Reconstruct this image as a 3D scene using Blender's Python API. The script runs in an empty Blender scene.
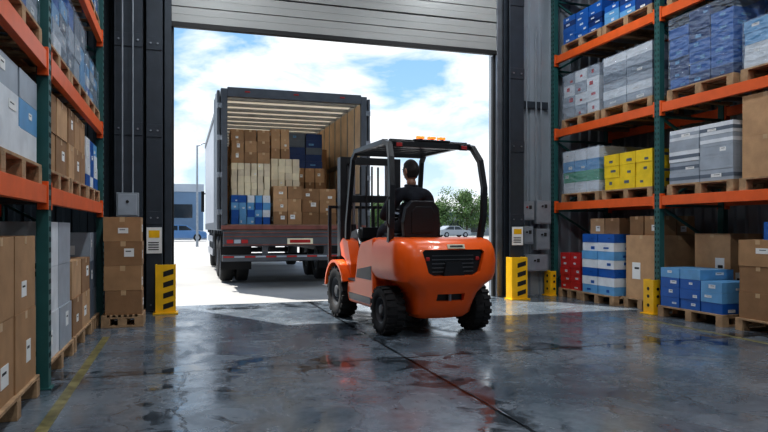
import bpy, math, random
from mathutils import Vector, Matrix
random.seed(7)
scene = bpy.context.scene
COL = scene.collection

# ------------------------------------------------------------------ materials
def new_mat(name):
    m = bpy.data.materials.new(name); m.use_nodes = True
    nt = m.node_tree
    return m, nt, nt.nodes['Principled BSDF']

def mat(name, col, rough=0.5, metal=0.0, var=0.12, scale=6.0, bump=0.0, coat=0.0, emit=0.0, bscale=None):
    m, nt, b = new_mat(name)
    tc = nt.nodes.new('ShaderNodeTexCoord')
    n = nt.nodes.new('ShaderNodeTexNoise'); n.inputs['Scale'].default_value = scale
    n.inputs['Detail'].default_value = 6
    nt.links.new(tc.outputs['Object'], n.inputs['Vector'])
    r = nt.nodes.new('ShaderNodeValToRGB')
    r.color_ramp.elements[0].position = 0.3; r.color_ramp.elements[1].position = 0.7
    r.color_ramp.elements[0].color = tuple(c*(1-var) for c in col)+(1,)
    r.color_ramp.elements[1].color = tuple(min(1, c*(1+var)) for c in col)+(1,)
    nt.links.new(n.outputs['Fac'], r.inputs['Fac'])
    nt.links.new(r.outputs['Color'], b.inputs['Base Color'])
    b.inputs['Roughness'].default_value = rough
    b.inputs['Metallic'].default_value = metal
    b.inputs['Coat Weight'].default_value = coat
    if bump:
        n2 = nt.nodes.new('ShaderNodeTexNoise'); n2.inputs['Scale'].default_value = bscale or scale*6
        n2.inputs['Detail'].default_value = 5
        nt.links.new(tc.outputs['Object'], n2.inputs['Vector'])
        bp = nt.nodes.new('ShaderNodeBump'); bp.inputs['Strength'].default_value = bump
        bp.inputs['Distance'].default_value = 0.02
        nt.links.new(n2.outputs['Fac'], bp.inputs['Height'])
        nt.links.new(bp.outputs['Normal'], b.inputs['Normal'])
    if emit:
        b.inputs['Emission Color'].default_value = tuple(col)+(1,)
        b.inputs['Emission Strength'].default_value = emit
    return m

C1 = mat('cardboard_a', (0.40, 0.235, 0.12), 0.8, bump=0.1)
C2 = mat('cardboard_b', (0.50, 0.31, 0.17), 0.8, bump=0.1)
C3 = mat('cardboard_c', (0.30, 0.17, 0.085), 0.8, bump=0.1)
CARD = [C1, C2, C3]
PALE = [mat('pale_carton', (0.78, 0.68, 0.48), 0.7), mat('pale_carton_b', (0.68, 0.58, 0.42), 0.7)]
WHITE = mat('white_carton', (0.70, 0.73, 0.76), 0.4)
GREYC = mat('grey_carton', (0.36, 0.40, 0.45), 0.4)
GREYD = mat('dark_grey_carton', (0.13, 0.16, 0.20), 0.4)
BLUE = mat('blue_carton', (0.012, 0.11, 0.40), 0.35)
BLUED = mat('navy_carton', (0.010, 0.04, 0.16), 0.35)
LBLUE = mat('light_blue_carton', (0.14, 0.36, 0.62), 0.35)
RED = mat('red_carton', (0.55, 0.03, 0.03), 0.45)
YEL = mat('yellow_carton', (0.85, 0.60, 0.02), 0.45)
GREEN = mat('green_carton', (0.08, 0.35, 0.20), 0.45)
TAPE = mat('packing_tape', (0.55, 0.38, 0.22), 0.35)
LABEL = mat('paper_label', (0.8, 0.8, 0.78), 0.6, var=0.03)
INK = mat('black_ink', (0.03, 0.03, 0.03), 0.6)
WOOD = mat('pallet_wood', (0.40, 0.26, 0.15), 0.85, var=0.3, scale=9, bump=0.3)
ORANGE_B = mat('rack_orange_paint', (0.78, 0.13, 0.022), 0.4, var=0.08)
GREEN_U = mat('rack_green_paint', (0.03, 0.12, 0.115), 0.4)
BLACKM = mat('black_metal', (0.012, 0.013, 0.015), 0.35, 0.2)
DARKSLOT = mat('dark_slot', (0.004, 0.004, 0.004), 0.8)
STEEL = mat('grey_steel', (0.30, 0.32, 0.35), 0.35, 0.8)
STEEL_D = mat('dark_steel_paint', (0.045, 0.055, 0.068), 0.42, 0.3, bump=0.04)
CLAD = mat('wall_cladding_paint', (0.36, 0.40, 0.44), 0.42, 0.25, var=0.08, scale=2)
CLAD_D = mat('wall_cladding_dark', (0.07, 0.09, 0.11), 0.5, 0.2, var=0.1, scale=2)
CEILM = mat('ceiling_metal', (0.20, 0.22, 0.24), 0.6, 0.1)
DOORM = mat('sectional_door_paint', (0.38, 0.385, 0.37), 0.4, 0.15, var=0.06, scale=1.5)
SAFETY_Y = mat('safety_yellow', (0.88, 0.50, 0.01), 0.4, var=0.1)
SAFETY_K = mat('safety_black', (0.015, 0.015, 0.015), 0.5)
RUBBER = mat('tyre_rubber', (0.014, 0.014, 0.015), 0.75, bump=0.2)
FL_OR = mat('forklift_orange_paint', (0.88, 0.125, 0.006), 0.36, var=0.05, coat=0.25, scale=2)
FL_OR2 = mat('forklift_orange_dark', (0.55, 0.07, 0.01), 0.4, var=0.08)
FL_BK = mat('forklift_black', (0.012, 0.013, 0.015), 0.38, coat=0.2)
FL_GR = mat('forklift_grey', (0.07, 0.075, 0.082), 0.45)
SEATM = mat('seat_vinyl', (0.012, 0.013, 0.015), 0.5, bump=0.1)
BEACON = mat('orange_beacon_lens', (1.0, 0.14, 0.02), 0.3, emit=2.2)
REDL = mat('red_light_lens', (0.8, 0.015, 0.015), 0.25, emit=1.0)
SKIN = mat('skin', (0.45, 0.25, 0.17), 0.5, var=0.06)
HAIR = mat('black_hair', (0.012, 0.010, 0.009), 0.55, bump=0.6, scale=30)
SHIRT = mat('dark_shirt', (0.018, 0.022, 0.032), 0.85, bump=0.25, scale=12)
TROUS = mat('dark_trousers', (0.03, 0.035, 0.05), 0.85, bump=0.2)
SHOE = mat('black_shoe', (0.01, 0.01, 0.01), 0.5)
EYEM = mat('eye_white', (0.8, 0.8, 0.8), 0.2); LIP = mat('lips', (0.45, 0.18, 0.15), 0.5)
TR_GREY = mat('truck_frame_grey', (0.11, 0.12, 0.135), 0.4, 0.4)
TR_SIDE = mat('truck_side_panel', (0.38, 0.40, 0.44), 0.4, 0.1)
TR_PLY = mat('truck_plywood', (0.62, 0.47, 0.32), 0.6, var=0.15, scale=3)
TR_FLOOR = mat('truck_bed_wood', (0.22, 0.14, 0.09), 0.7, var=0.2)
TR_WHITE = mat('truck_white', (0.75, 0.77, 0.80), 0.35)
TR_RUST = mat('truck_sill_brown', (0.20, 0.075, 0.06), 0.5, var=0.25)
REDREFL = mat('red_reflector', (0.40, 0.03, 0.03), 0.35)
GLASS_D = mat('dark_window_glass', (0.02, 0.03, 0.04), 0.08)
PLATE = mat('number_plate', (0.75, 0.72, 0.55), 0.4)
TRLU, nt, b = new_mat('translucent_roof')
nt.nodes.remove(b)
td = nt.nodes.new('ShaderNodeBsdfTranslucent'); td.inputs['Color'].default_value = (0.9, 0.85, 0.75, 1)
dd = nt.nodes.new('ShaderNodeBsdfDiffuse'); dd.inputs['Color'].default_value = (0.8, 0.8, 0.78, 1)
mx = nt.nodes.new('ShaderNodeMixShader'); mx.inputs[0].default_value = 0.42
nt.links.new(dd.outputs[0], mx.inputs[1]); nt.links.new(td.outputs[0], mx.inputs[2])
nt.links.new(mx.outputs[0], nt.nodes['Material Output'].inputs['Surface'])
WRAP, nt, b = new_mat('stretch_wrap')
tr = nt.nodes.new('ShaderNodeBsdfTransparent')
b.inputs['Base Color'].default_value = (0.55, 0.64, 0.75, 1); b.inputs['Roughness'].default_value = 0.12
tc = nt.nodes.new('ShaderNodeTexCoord'); n = nt.nodes.new('ShaderNodeTexNoise'); n.inputs['Scale'].default_value = 7
mp = nt.nodes.new('ShaderNodeMapping'); mp.inputs['Scale'].default_value = (1, 1, 2.5)
nt.links.new(tc.outputs['Object'], mp.inputs[0]); nt.links.new(mp.outputs[0], n.inputs['Vector'])
bp = nt.nodes.new('ShaderNodeBump'); bp.inputs['Strength'].default_value = 1.0; bp.inputs['Distance'].default_value = 0.12
nt.links.new(n.outputs['Fac'], bp.inputs['Height']); nt.links.new(bp.outputs['Normal'], b.inputs['Normal'])
mx = nt.nodes.new('ShaderNodeMixShader'); mx.inputs[0].default_value = 0.26
nt.links.new(tr.outputs[0], mx.inputs[1]); nt.links.new(b.outputs[0], mx.inputs[2])
nt.links.new(mx.outputs[0], nt.nodes['Material Output'].inputs['Surface'])

# ------------------------------------------------------------------ mesh builder
class MB:
    def __init__(s): s.v=[]; s.f=[]; s.m=[]; s.s=[]; s.mats=[]
    def mi(s, m):
        if m not in s.mats: s.mats.append(m)
        return s.mats.index(m)
    def add(s, vs, fs, m, smooth=False, M=None):
        o = len(s.v); k = s.mi(m)
        for p in vs:
            p = Vector(p)
            s.v.append(M @ p if M is not None else p)
        for f in fs:
            s.f.append([i+o for i in f]); s.m.append(k); s.s.append(smooth)
    def bb(s, x0, x1, y0, y1, z0, z1, m, M=None):
        vs = [(x0,y0,z0),(x1,y0,z0),(x1,y1,z0),(x0,y1,z0),(x0,y0,z1),(x1,y0,z1),(x1,y1,z1),(x0,y1,z1)]
        fs = [(0,3,2,1),(4,5,6,7),(0,1,5,4),(1,2,6,5),(2,3,7,6),(3,0,4,7)]
        s.add(vs, fs, m, False, M)
    def box(s, c, d, m, M=None):
        s.bb(c[0]-d[0]/2,c[0]+d[0]/2,c[1]-d[1]/2,c[1]+d[1]/2,c[2]-d[2]/2,c[2]+d[2]/2,m,M)
    def tube(s, pts, r, m, n=10, M=None, rs=None, smooth=True, phase=0.0):
        pts = [Vector(p) for p in pts]; N = len(pts)
        vs = []; fs = []
        t0 = (pts[1]-pts[0]).normalized()
        a = Vector((0,0,1)) if abs(t0.z) < 0.9 else Vector((0,1,0))
        u = t0.cross(a).normalized()
        for i, p in enumerate(pts):
            if i == 0: t = t0
            elif i == N-1: t = (pts[-1]-pts[-2]).normalized()
            else: t = ((pts[i]-pts[i-1]).normalized()+(pts[i+1]-pts[i]).normalized()).normalized()
            u = (u - t*u.dot(t)).normalized(); w = t.cross(u)
            rr = rs[i] if rs else r
            for k in range(n):
                an = 2*math.pi*k/n + phase
                vs.append(p + u*math.cos(an)*rr + w*math.sin(an)*rr)
        for i in range(N-1):
            for k in range(n):
                fs.append((i*n+k, i*n+(k+1)%n, (i+1)*n+(k+1)%n, (i+1)*n+k))
        s.add(vs, fs, m, smooth, M)
        s.add(vs[:n], [tuple(reversed(range(n)))], m, False, M)
        s.add(vs[-n:], [tuple(range(n))], m, False, M)
    def cyl(s, p0, p1, r, m, n=16, M=None): s.tube([p0, p1], r, m, n, M)
    def sq(s, pts, r, m, M=None): s.tube(pts, r*1.414, m, 4, M, smooth=False, phase=math.pi/4)
    def lathe(s, prof, m, n=40, M=None, smooth=True, closed=False):
        vs=[]; fs=[]; P=len(prof)
        for k in range(n):
            an=2*math.pi*k/n
            for (r,x) in prof: vs.append((x, r*math.cos(an), r*math.sin(an)))
        for k in range(n):
            k2=(k+1)%n
            for i in range(P if closed else P-1):
                j=(i+1)%P
                fs.append((k*P+i, k*P+j, k2*P+j, k2*P+i))
        s.add(vs, fs, m, smooth, M)
    def prism_x(s, pts, x0, x1, m, M=None):   # pts: (y,z)
        n=len(pts)
        vs=[(x0,a,b) for a,b in pts]+[(x1,a,b) for a,b in pts]
        fs=[tuple(range(n)), tuple(reversed(range(n,2*n)))]
        fs+=[(i,i+n,(i+1)%n+n,(i+1)%n) for i in range(n)]
        s.add(vs,fs,m,False,M)
    def prism_y(s, pts, y0, y1, m, M=None):   # pts: (x,z)
        n=len(pts)
        vs=[(a,y0,b) for a,b in pts]+[(a,y1,b) for a,b in pts]
        fs=[tuple(range(n)), tuple(reversed(range(n,2*n)))]
        fs+=[(i,i+n,(i+1)%n+n,(i+1)%n) for i in range(n)]
        s.add(vs,fs,m,False,M)
    def ell(s, c, r, m, M=None, n=16, h=10, fn=None):
        vs=[]; fs=[]
        for i in range(h+1):
            ph=math.pi*i/h
            for k in range(n):
                an=2*math.pi*k/n
                d=Vector((math.sin(ph)*math.cos(an), math.sin(ph)*math.sin(an), math.cos(ph)))
                p=Vector((d.x*r[0],d.y*r[1],d.z*r[2]))
                if fn: p=fn(d,p)
                vs.append(p+Vector(c))
        for i in range(h):
            for k in range(n): fs.append((i*n+k,(i+1)*n+k,(i+1)*n+(k+1)%n,i*n+(k+1)%n))
        s.add(vs,fs,m,True,M)
    def obj(s, name, parent=None, bevel=0.0, seg=1, recalc=True, loc=None):
        me=bpy.data.meshes.new(name)
        me.from_pydata([tuple(p) for p in s.v],[],s.f)
        for m in s.mats: me.materials.append(m)
        me.polygons.foreach_set('material_index', s.m)
        me.polygons.foreach_set('use_smooth', s.s)
        if recalc:
            import bmesh
            bm=bmesh.new(); bm.from_mesh(me)
            bmesh.ops.recalc_face_normals(bm, faces=bm.faces); bm.to_mesh(me); bm.free()
        me.update()
        o=bpy.data.objects.new(name, me); COL.objects.link(o)
        if bevel:
            md=o.modifiers.new('bevel','BEVEL'); md.width=bevel; md.segments=seg; md.limit_method='ANGLE'; md.angle_limit=math.radians(40)
        if parent: o.parent=parent
        return o

def empty(name, loc=(0,0,0), rz=0):
    e=bpy.data.objects.new(name,None); COL.objects.link(e); e.location=loc; e.rotation_euler=(0,0,rz); e.empty_display_size=0.3
    return e

# ------------------------------------------------------------------ camera
H=1.15; A=math.radians(17.4)
cam=bpy.data.cameras.new('camera'); co=bpy.data.objects.new('camera',cam); COL.objects.link(co)
co.location=(0,0,H); co.rotation_euler=(math.radians(90),0,-A)
cam.sensor_width=36; cam.lens=647/768*36; cam.shift_y=12/768; cam.clip_end=600
scene.camera=co

# ------------------------------------------------------------------ floor
WY=9.9; DX0=-0.13; DX1=5.02; DZ=4.04
LX=-2.35; RX=7.55; BY=-7.0; CZ=6.6
def floor_mat():
    m,nt,b=new_mat('polished_concrete'); N=nt.nodes; L=nt.links
    tc=N.new('ShaderNodeTexCoord'); sep=N.new('ShaderNodeSeparateXYZ'); L.new(tc.outputs['Object'],sep.inputs[0])
    def noise(sc,det=6,dist=0.0,r=0.6):
        n=N.new('ShaderNodeTexNoise'); n.inputs['Scale'].default_value=sc; n.inputs['Detail'].default_value=det
        n.inputs['Distortion'].default_value=dist; n.inputs['Roughness'].default_value=r
        L.new(tc.outputs['Object'],n.inputs['Vector']); return n.outputs['Fac']
    def M(op,a,bb=None,cl=False):
        x=N.new('ShaderNodeMath'); x.operation=op; x.use_clamp=cl
        for i,v in enumerate((a,bb)):
            if v is None: continue
            if isinstance(v,(int,float)): x.inputs[i].default_value=v
            else: L.new(v,x.inputs[i])
        return x.outputs[0]
    def ramp(f,p0,p1,c0,c1):
        r=N.new('ShaderNodeValToRGB'); e=r.color_ramp.elements
        e[0].position=p0; e[1].position=p1; e[0].color=c0; e[1].color=c1; L.new(f,r.inputs[0]); return r.outputs[0]
    g=lambda v:(v,v,v,1)
    base=ramp(noise(0.9,8,0.6),0.34,0.66,(0.090,0.118,0.148,1),(0.20,0.235,0.27,1))
    fine=ramp(noise(11,9,0.3,0.78),0.32,0.70,g(0.62),g(1.15))
    mul=N.new('ShaderNodeMixRGB'); mul.blend_type='MULTIPLY'; mul.inputs[0].default_value=1; L.new(base,mul.inputs[1]); L.new(fine,mul.inputs[2])
    X=sep.outputs[0]; Y=sep.outputs[1]
    wob=M('MULTIPLY',M('SUBTRACT',noise(5,4),0.5),0.022)
    d1=M('ABSOLUTE',M('ADD',M('SUBTRACT',X,1.9),wob))
    d2=M('ABSOLUTE',M('ADD',M('SUBTRACT',Y,5.42),wob))
    cw=M('MULTIPLY',M('SUBTRACT',noise(2.2,6,0,0.7),0.5),0.55)
    d3=M('ADD',M('ABSOLUTE',M('ADD',M('ADD',X,0.0),cw)),M('GREATER_THAN',Y,5.42))
    d4=M('ABSOLUTE',M('ADD',M('SUBTRACT',Y,9.55),wob))
    d=M('MINIMUM',M('MINIMUM',d1,d2),M('MINIMUM',d3,d4))
    line=ramp(d,0.008,0.020,g(0.08),g(1))
    mul2=N.new('ShaderNodeMixRGB'); mul2.blend_type='MULTIPLY'; mul2.inputs[0].default_value=1; L.new(mul.outputs[0],mul2.inputs[1]); L.new(line,mul2.inputs[2])
    # hairline cracks
    v=N.new('ShaderNodeTexVoronoi'); v.feature='DISTANCE_TO_EDGE'; v.inputs['Scale'].default_value=0.55
    vm=N.new('ShaderNodeVectorMath'); vm.operation='ADD'; L.new(tc.outputs['Object'],vm.inputs[0])
    nn=N.new('ShaderNodeTexNoise'); nn.inputs['Scale'].default_value=1.6; nn.inputs['Detail'].default_value=8; L.new(tc.outputs['Object'],nn.inputs['Vector']); L.new(nn.outputs['Color'],vm.inputs[1]); L.new(vm.outputs[0],v.inputs['Vector'])
    hair=ramp(v.outputs['Distance'],0.002,0.007,g(0.62),g(1))
    mulh=N.new('ShaderNodeMixRGB'); mulh.blend_type='MULTIPLY'; mulh.inputs[0].default_value=1; L.new(mul2.outputs[0],mulh.inputs[1]); L.new(hair,mulh.inputs[2])
    dampf=M('ADD',noise(2.6,8,0.9),M('MULTIPLY',d,0.38))
    damp=ramp(dampf,0.46,0.55,g(0.32),g(1))
    mul3=N.new('ShaderNodeMixRGB'); mul3.blend_type='MULTIPLY'; mul3.inputs[0].default_value=1; L.new(mulh.outputs[0],mul3.inputs[1]); L.new(damp,mul3.inputs[2])
    L.new(mul3.outputs[0],b.inputs['Base Color'])
    ro=ramp(noise(2.0,9,0.8,0.7),0.36,0.64,g(0.06),g(0.38))
    L.new(M('MULTIPLY',ro,ramp(dampf,0.44,0.54,g(0.2),g(1))),b.inputs['Roughness'])
    b.inputs['Specular IOR Level'].default_value=0.75
    bp=N.new('ShaderNodeBump'); bp.inputs['Strength'].default_value=0.25; bp.inputs['Distance'].default_value=0.01
    hh=M('ADD',M('MULTIPLY',noise(3.0,6,0.3),0.5),M('MULTIPLY',line,0.4))
    L.new(hh,bp.inputs['Height']); L.new(bp.outputs[0],b.inputs['Normal'])
    return m
FLOORM=floor_mat()
mb=MB(); mb.bb(LX-0.1,RX+0.1,BY,WY+0.12,-0.02,0.0,FLOORM); mb.obj('floor')
mb=MB()
LINE=mat('worn_yellow_floor_paint',(0.20,0.18,0.08),0.35,var=0.6,scale=10)
mb.bb(5.53,5.60,-3,6.9,0.0,0.002,LINE); mb.bb(-0.79,-0.72,-3,7.4,0.0,0.002,LINE)
mb.obj('floor_marking')
GROUND=mat('outdoor_concrete',(0.32,0.32,0.31),0.75,var=0.16,scale=0.6,bump=0.1,bscale=30)
mb=MB(); mb.bb(-120,160,-30,260,-0.06,-0.021,GROUND)
mb.obj('ground')

# ------------------------------------------------------------------ walls
def ribs(mb,p0,p1,z0,z1,nrm,m,pitch=0.2,dep=0.035):
    p0=Vector((p0[0],p0[1],0)); p1=Vector((p1[0],p1[1],0)); d=(p1-p0); Ln=d.length; d.normalize(); n=Vector((nrm[0],nrm[1],0))
    prof=[]; t=0
    while t<Ln-1e-4:
        for a,h in ((0,0),(0.45,0),(0.55,1),(0.9,1)):
            q=min(Ln,t+a*pitch); prof.append(p0+d*q+n*dep*h)
        t+=pitch
    prof.append(p0+d*Ln)
    k=len(prof); vs=[p+Vector((0,0,z0)) for p in prof]+[p+Vector((0,0,z1)) for p in prof]
    fs=[(i,i+1,i+1+k,i+k) for i in range(k-1)]
    mb.add(vs,fs,m)
mb=MB()
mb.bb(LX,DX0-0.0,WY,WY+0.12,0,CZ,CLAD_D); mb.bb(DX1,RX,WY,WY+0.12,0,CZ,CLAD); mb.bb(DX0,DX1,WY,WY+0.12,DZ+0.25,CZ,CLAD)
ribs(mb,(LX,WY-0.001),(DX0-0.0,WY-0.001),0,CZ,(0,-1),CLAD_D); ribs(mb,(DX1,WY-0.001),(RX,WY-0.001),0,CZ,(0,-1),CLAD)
mb.obj('wall_front',recalc=False)
mb=MB(); mb.bb(RX,RX+0.12,BY,WY+0.12,0,CZ,CLAD); ribs(mb,(RX-0.001,BY),(RX-0.001,WY),0,CZ,(-1,0),CLAD); mb.obj('wall_right',recalc=False)
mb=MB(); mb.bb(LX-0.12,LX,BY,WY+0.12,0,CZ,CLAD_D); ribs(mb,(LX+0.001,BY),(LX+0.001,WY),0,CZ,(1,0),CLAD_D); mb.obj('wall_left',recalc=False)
mb=MB(); mb.bb(LX-0.12,RX+0.12,BY-0.12,BY,0,CZ,CLAD); mb.obj('wall_back')
mb=MB(); mb.bb(LX-0.12,RX+0.12,BY-0.12,WY+0.12,CZ,CZ+0.12,CEILM)
for y in (-5,-2,1,4,7): mb.bb(LX,RX,y-0.08,y+0.08,CZ-0.3,CZ,STEEL_D)
mb.obj('ceiling')

# raised sectional door + seals + tracks
mb=MB()
z=DZ+0.07; i=0
while z<5.6:
    for j in range(4):
        mb.bb(DX0-0.02,DX1+0.02,WY-0.16+(0.012 if j%2 else 0),WY-0.10,z+j*0.115,z+j*0.115+0.112,DOORM)
    z+=0.475
mb.bb(DX0-0.02,DX1+0.02,WY-0.17,WY-0.09,DZ,DZ+0.07,SAFETY_K)
mb.obj('door_1',bevel=0.004)
mb=MB()
mb.bb(DX0-0.10,DX0,WY-0.18,WY,0,5.6,STEEL_D); mb.bb(DX1,DX1+0.10,WY-0.18,WY,0,5.6,STEEL)
mb.bb(DX0-0.01,DX0+0.03,WY-0.10,WY-0.02,0,DZ,SAFETY_K); mb.bb(DX1-0.03,DX1+0.01,WY-0.10,WY-0.02,0,DZ,SAFETY_K)
mb.obj('trim_1',bevel=0.005)

def hcolumn(name,x0,x1,y0,y1,mm=STEEL_D):
    mb=MB(); t=0.03
    mb.bb(x0,x1,y0,y0+t,0,CZ-0.01,mm); mb.bb(x0,x1,y1-t,y1,0,CZ-0.01,mm)
    xc=(x0+x1)/2; mb.bb(xc-0.02,xc+0.02,y0+t,y1-t,0,CZ-0.01,mm)
    mb.bb(x0-0.02,x1+0.02,y0-0.04,y1,0,0.02,mm)
    for zz in (1.2,2.4,3.6,4.8): mb.bb(x0,x1,y0-0.012,y0,zz,zz+0.18,mm)
    for zz in (0.05,1.25,2.45,3.65):
        for xx in (x0+0.06,x1-0.06): mb.cyl((xx,y0-0.03,zz+0.04),(xx,y0,zz+0.04),0.014,STEEL,6)
    return mb.obj(name,bevel=0.004)
hcolumn('steel_column',-0.86,-0.50,9.35,9.72)
hcolumn('steel_column',-0.46,-0.25,9.45,9.70)
hcolumn('steel_column',5.14,5.40,9.50,9.74)

# horizontal girt on wall
mb=MB()
mb.bb(5.45,6.05,WY-0.08,WY-0.036,3.2,3.32,STEEL_D)
mb.obj('wall_girt',bevel=0.004)

# guard (U channel, striped)
def guard(name,cx,cy,w,d,h,stripes=True):
    mb=MB()
    mb.bb(cx-w/2,cx+w/2,cy-d/2,cy-d/2+0.02,0.02,h,SAFETY_Y)
    mb.bb(cx-w/2,cx-w/2+0.02,cy-d/2+0.02,cy+d/2,0.02,h,SAFETY_Y)
    mb.bb(cx+w/2-0.02,cx+w/2,cy-d/2+0.02,cy+d/2,0.02,h,SAFETY_Y)
    if stripes:
        k=4; e=0.003
        for i in range(k):
            zb=0.06+i*(h-0.08)/k; s=(h-0.1)/k*0.5
            mb.prism_y([(cx-w/2+0.10,zb),(cx-w/2+0.10,zb+s),(cx+w/2-0.03,min(h-0.01,zb+s+0.04)),(cx+w/2-0.03,min(h-0.01,zb+0.04))],cy-d/2-e,cy-d/2+0.001,SAFETY_K)
    mb.bb(cx-w/2-0.03,cx+w/2+0.03,cy-d/2-0.04,cy+d/2,0,0.02,SAFETY_Y)
    return mb.obj(name,bevel=0.0015)
guard('column_guard',-0.20,9.22,0.26,0.20,0.66)
guard('column_guard',5.17,9.33,0.28,0.20,0.68)

# wall signs / electrics
def sign(name,x,y,z,w,h):
    mb=MB(); mb.bb(x-w/2,x+w/2,y-0.01,y,z-h/2,z+h/2,LABEL)
    mb.bb(x-w*0.35,x+w*0.35,y-0.013,y-0.01,z+h*0.1,z+h*0.38,SAFETY_Y)
    for i in range(4): mb.bb(x-w*0.38,x+w*0.3,y-0.013,y-0.01,z-h*0.1-i*h*0.09,z-h*0.1-i*h*0.09+h*0.035,INK)
    return mb.obj(name)
sign('safety_sign',-0.355,9.448,0.98,0.20,0.36)
sign('safety_sign',5.27,9.488,1.02,0.20,0.30)
mb=MB()
GREYP=mat('electrical_grey',(0.30,0.33,0.36),0.4,0.2)
mb.bb(-0.82,-0.54,9.20,9.31,1.30,1.62,GREYP); mb.bb(-0.80,-0.56,9.19,9.20,1.32,1.6,GREYC)
mb.cyl((-0.75,9.29,1.62),(-0.75,9.29,4.5),0.012,GREYP,8); mb.cyl((-0.62,9.29,1.62),(-0.62,9.29,4.5),0.012,GREYP,8)
mb.cyl((-0.68,9.18,1.5),(-0.68,9.195,1.5),0.02,INK,10)
mb.bb(-0.75,-0.60,9.31,9.338,1.4,1.5,GREYP)
mb.obj('door_control_box',bevel=0.006)
ep=MB()
for (x0,x1,z0,z1) in ((5.47,5.70,1.28,1.60),(5.74,6.02,1.22,1.62),(5.48,5.68,0.88,1.18),(5.74,6.0,0.78,1.14),(5.52,5.95,0.42,0.70)):
    ep.bb(x0,x1,WY-0.22,WY-0.05,z0,z1,GREYP); ep.bb(x0+0.02,x1-0.02,WY-0.227,WY-0.22,z0+0.02,z1-0.02,GREYP)
    ep.cyl(((x0+x1)/2-0.03,WY-0.245,z1-0.1),((x0+x1)/2-0.03,WY-0.22,z1-0.1),0.016,REDREFL if x0<5.48 else INK,10)
    ep.bb((x0+x1)/2+0.01,(x0+x1)/2+0.06,WY-0.235,WY-0.22,z1-0.13,z1-0.07,INK)
    ep.bb(x0+0.03,x1-0.03,WY-0.05,WY-0.036,z0+0.05,z1-0.05,INK)
for x in (5.55,5.62,5.80,5.90): ep.tube([(x,WY-0.10,1.6),(x,WY-0.10,4.6)],0.013,GREYP,8)
for x in (5.58,5.85): ep.tube([(x,WY-0.10,0.6),(x,WY-0.10,1.3)],0.015,GREYP,8)
ep.obj('electrical_panel',bevel=0.005)

# ------------------------------------------------------------------ racks
def rack(name,xf,xb,frames,levels,ztop,upm,sgn):
    mb=MB(); lo,hi=min(xf,xb),max(xf,xb)
    pw=0.10
    for y in frames:
        for xp in (xf, xb):
            x0=xp if (xp==lo) else xp-0.08
            mb.bb(x0,x0+0.08,y-pw/2,y+pw/2,0.01,ztop,upm)
            mb.bb(x0-0.02,x0+0.10,y-0.06,y+0.06,0,0.012,upm)
        z=0.15
        while z<ztop-0.1:
            for dy in (-0.024,0.024):
                if xf==lo: mb.bb(xf-0.0025,xf+0.001,y+dy-0.008,y+dy+0.008,z,z+0.035,DARKSLOT)
                else: mb.bb(xf-0.001,xf+0.0025,y+dy-0.008,y+dy+0.008,z,z+0.035,DARKSLOT)
            z+=0.075
        xs=(lo+0.04,hi-0.04); z=0.25; k=0
        while z+0.6<ztop:
            a=xs[k%2]; b=xs[(k+1)%2]
            mb.sq([(a,y,z),(b,y,z+0.6)],0.016,upm)
            if k%2==0: mb.sq([(lo+0.04,y,z),(hi-0.04,y,z)],0.016,upm)
            z+=0.6; k+=1
    for y0,y1 in zip(frames[:-1],frames[1:]):
        a,b=min(y0,y1)+pw/2,max(y0,y1)-pw/2
        for zl in levels:
            for xp in (xf,xb):
                inn=0.055
                if xp==lo: x0,x1=xp+0.005,xp+0.005+inn
                else: x0,x1=xp-0.005-inn,xp-0.005
                mb.bb(x0,x1,a,b,zl-0.125,zl,ORANGE_B)
                mb.bb(x0-0.008,x1+0.008,a-0.0,a+0.03,zl-0.17,zl+0.03,ORANGE_B)
                mb.bb(x0-0.008,x1+0.008,b-0.03,b,zl-0.17,zl+0.03,ORANGE_B)
            for f in (0.22,0.5,0.78):
                yy=a+(b-a)*f
                mb.bb(lo+0.06,hi-0.06,yy-0.03,yy+0.03,zl-0.05,zl,STEEL)
    return mb.obj(name,bevel=0.003)
rack('pallet_rack',6.10,7.25,[4.45,7.20,9.76],[1.58,2.82,4.08,5.3],6.0,GREEN_U,1)
rack('pallet_rack',-0.90,-2.05,[1.8,5.15,8.5],[1.45,2.40,3.50,4.7],6.0,GREEN_U,-1)

# upright protectors
def protector(x,y,h=0.42):
    mb=MB()
    mb.bb(x-0.14,x-0.12,y-0.10,y+0.10,0.015,h,SAFETY_Y); mb.bb(x-0.12,x-0.03,y-0.10,y-0.08,0.015,h,SAFETY_Y); mb.bb(x-0.12,x-0.03,y+0.08,y+0.10,0.015,h,SAFETY_Y)
    mb.bb(x-0.18,x-0.03,y-0.12,y+0.12,0.0,0.015,SAFETY_Y)
    for z in (0.12,0.24,0.34): mb.cyl((x-0.145,y,z),(x-0.14,y,z),0.022,SAFETY_K,12); mb.cyl((x-0.07,y-0.105,z),(x-0.07,y-0.10,z),0.02,SAFETY_K,12)
    mb.obj('rack_upright_protector',bevel=0.003)
protector(6.10,7.2,0.46); protector(6.10,9.70,0.42)

# ------------------------------------------------------------------ pallets & stacks
def pallet(x0,x1,y0,y1,z,run='x'):
    mb=MB(); m=WOOD
    for fx in (0,0.5,1):
        for fy in (0,0.5,1):
            bx=x0+0.05+(x1-x0-0.1)*fx; by=y0+0.05+(y1-y0-0.1)*fy
            mb.box((bx,by,z+0.061),(0.1,0.1,0.078),m)
    for fy in (0,0.5,1):
        by=y0+0.05+(y1-y0-0.1)*fy
        mb.bb(x0,x1,by-0.05,by+0.05,z,z+0.022,m); mb.bb(x0,x1,by-0.05,by+0.05,z+0.1,z+0.12,m)
    n=7
    for i in range(n):
        bx=x0+0.05+(x1-x0-0.1)*i/(n-1)
        mb.bb(bx-0.048,bx+0.048,y0,y1,z+0.12,z+0.142,m)
    mb.obj('wooden_pallet',bevel=0.002)

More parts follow.
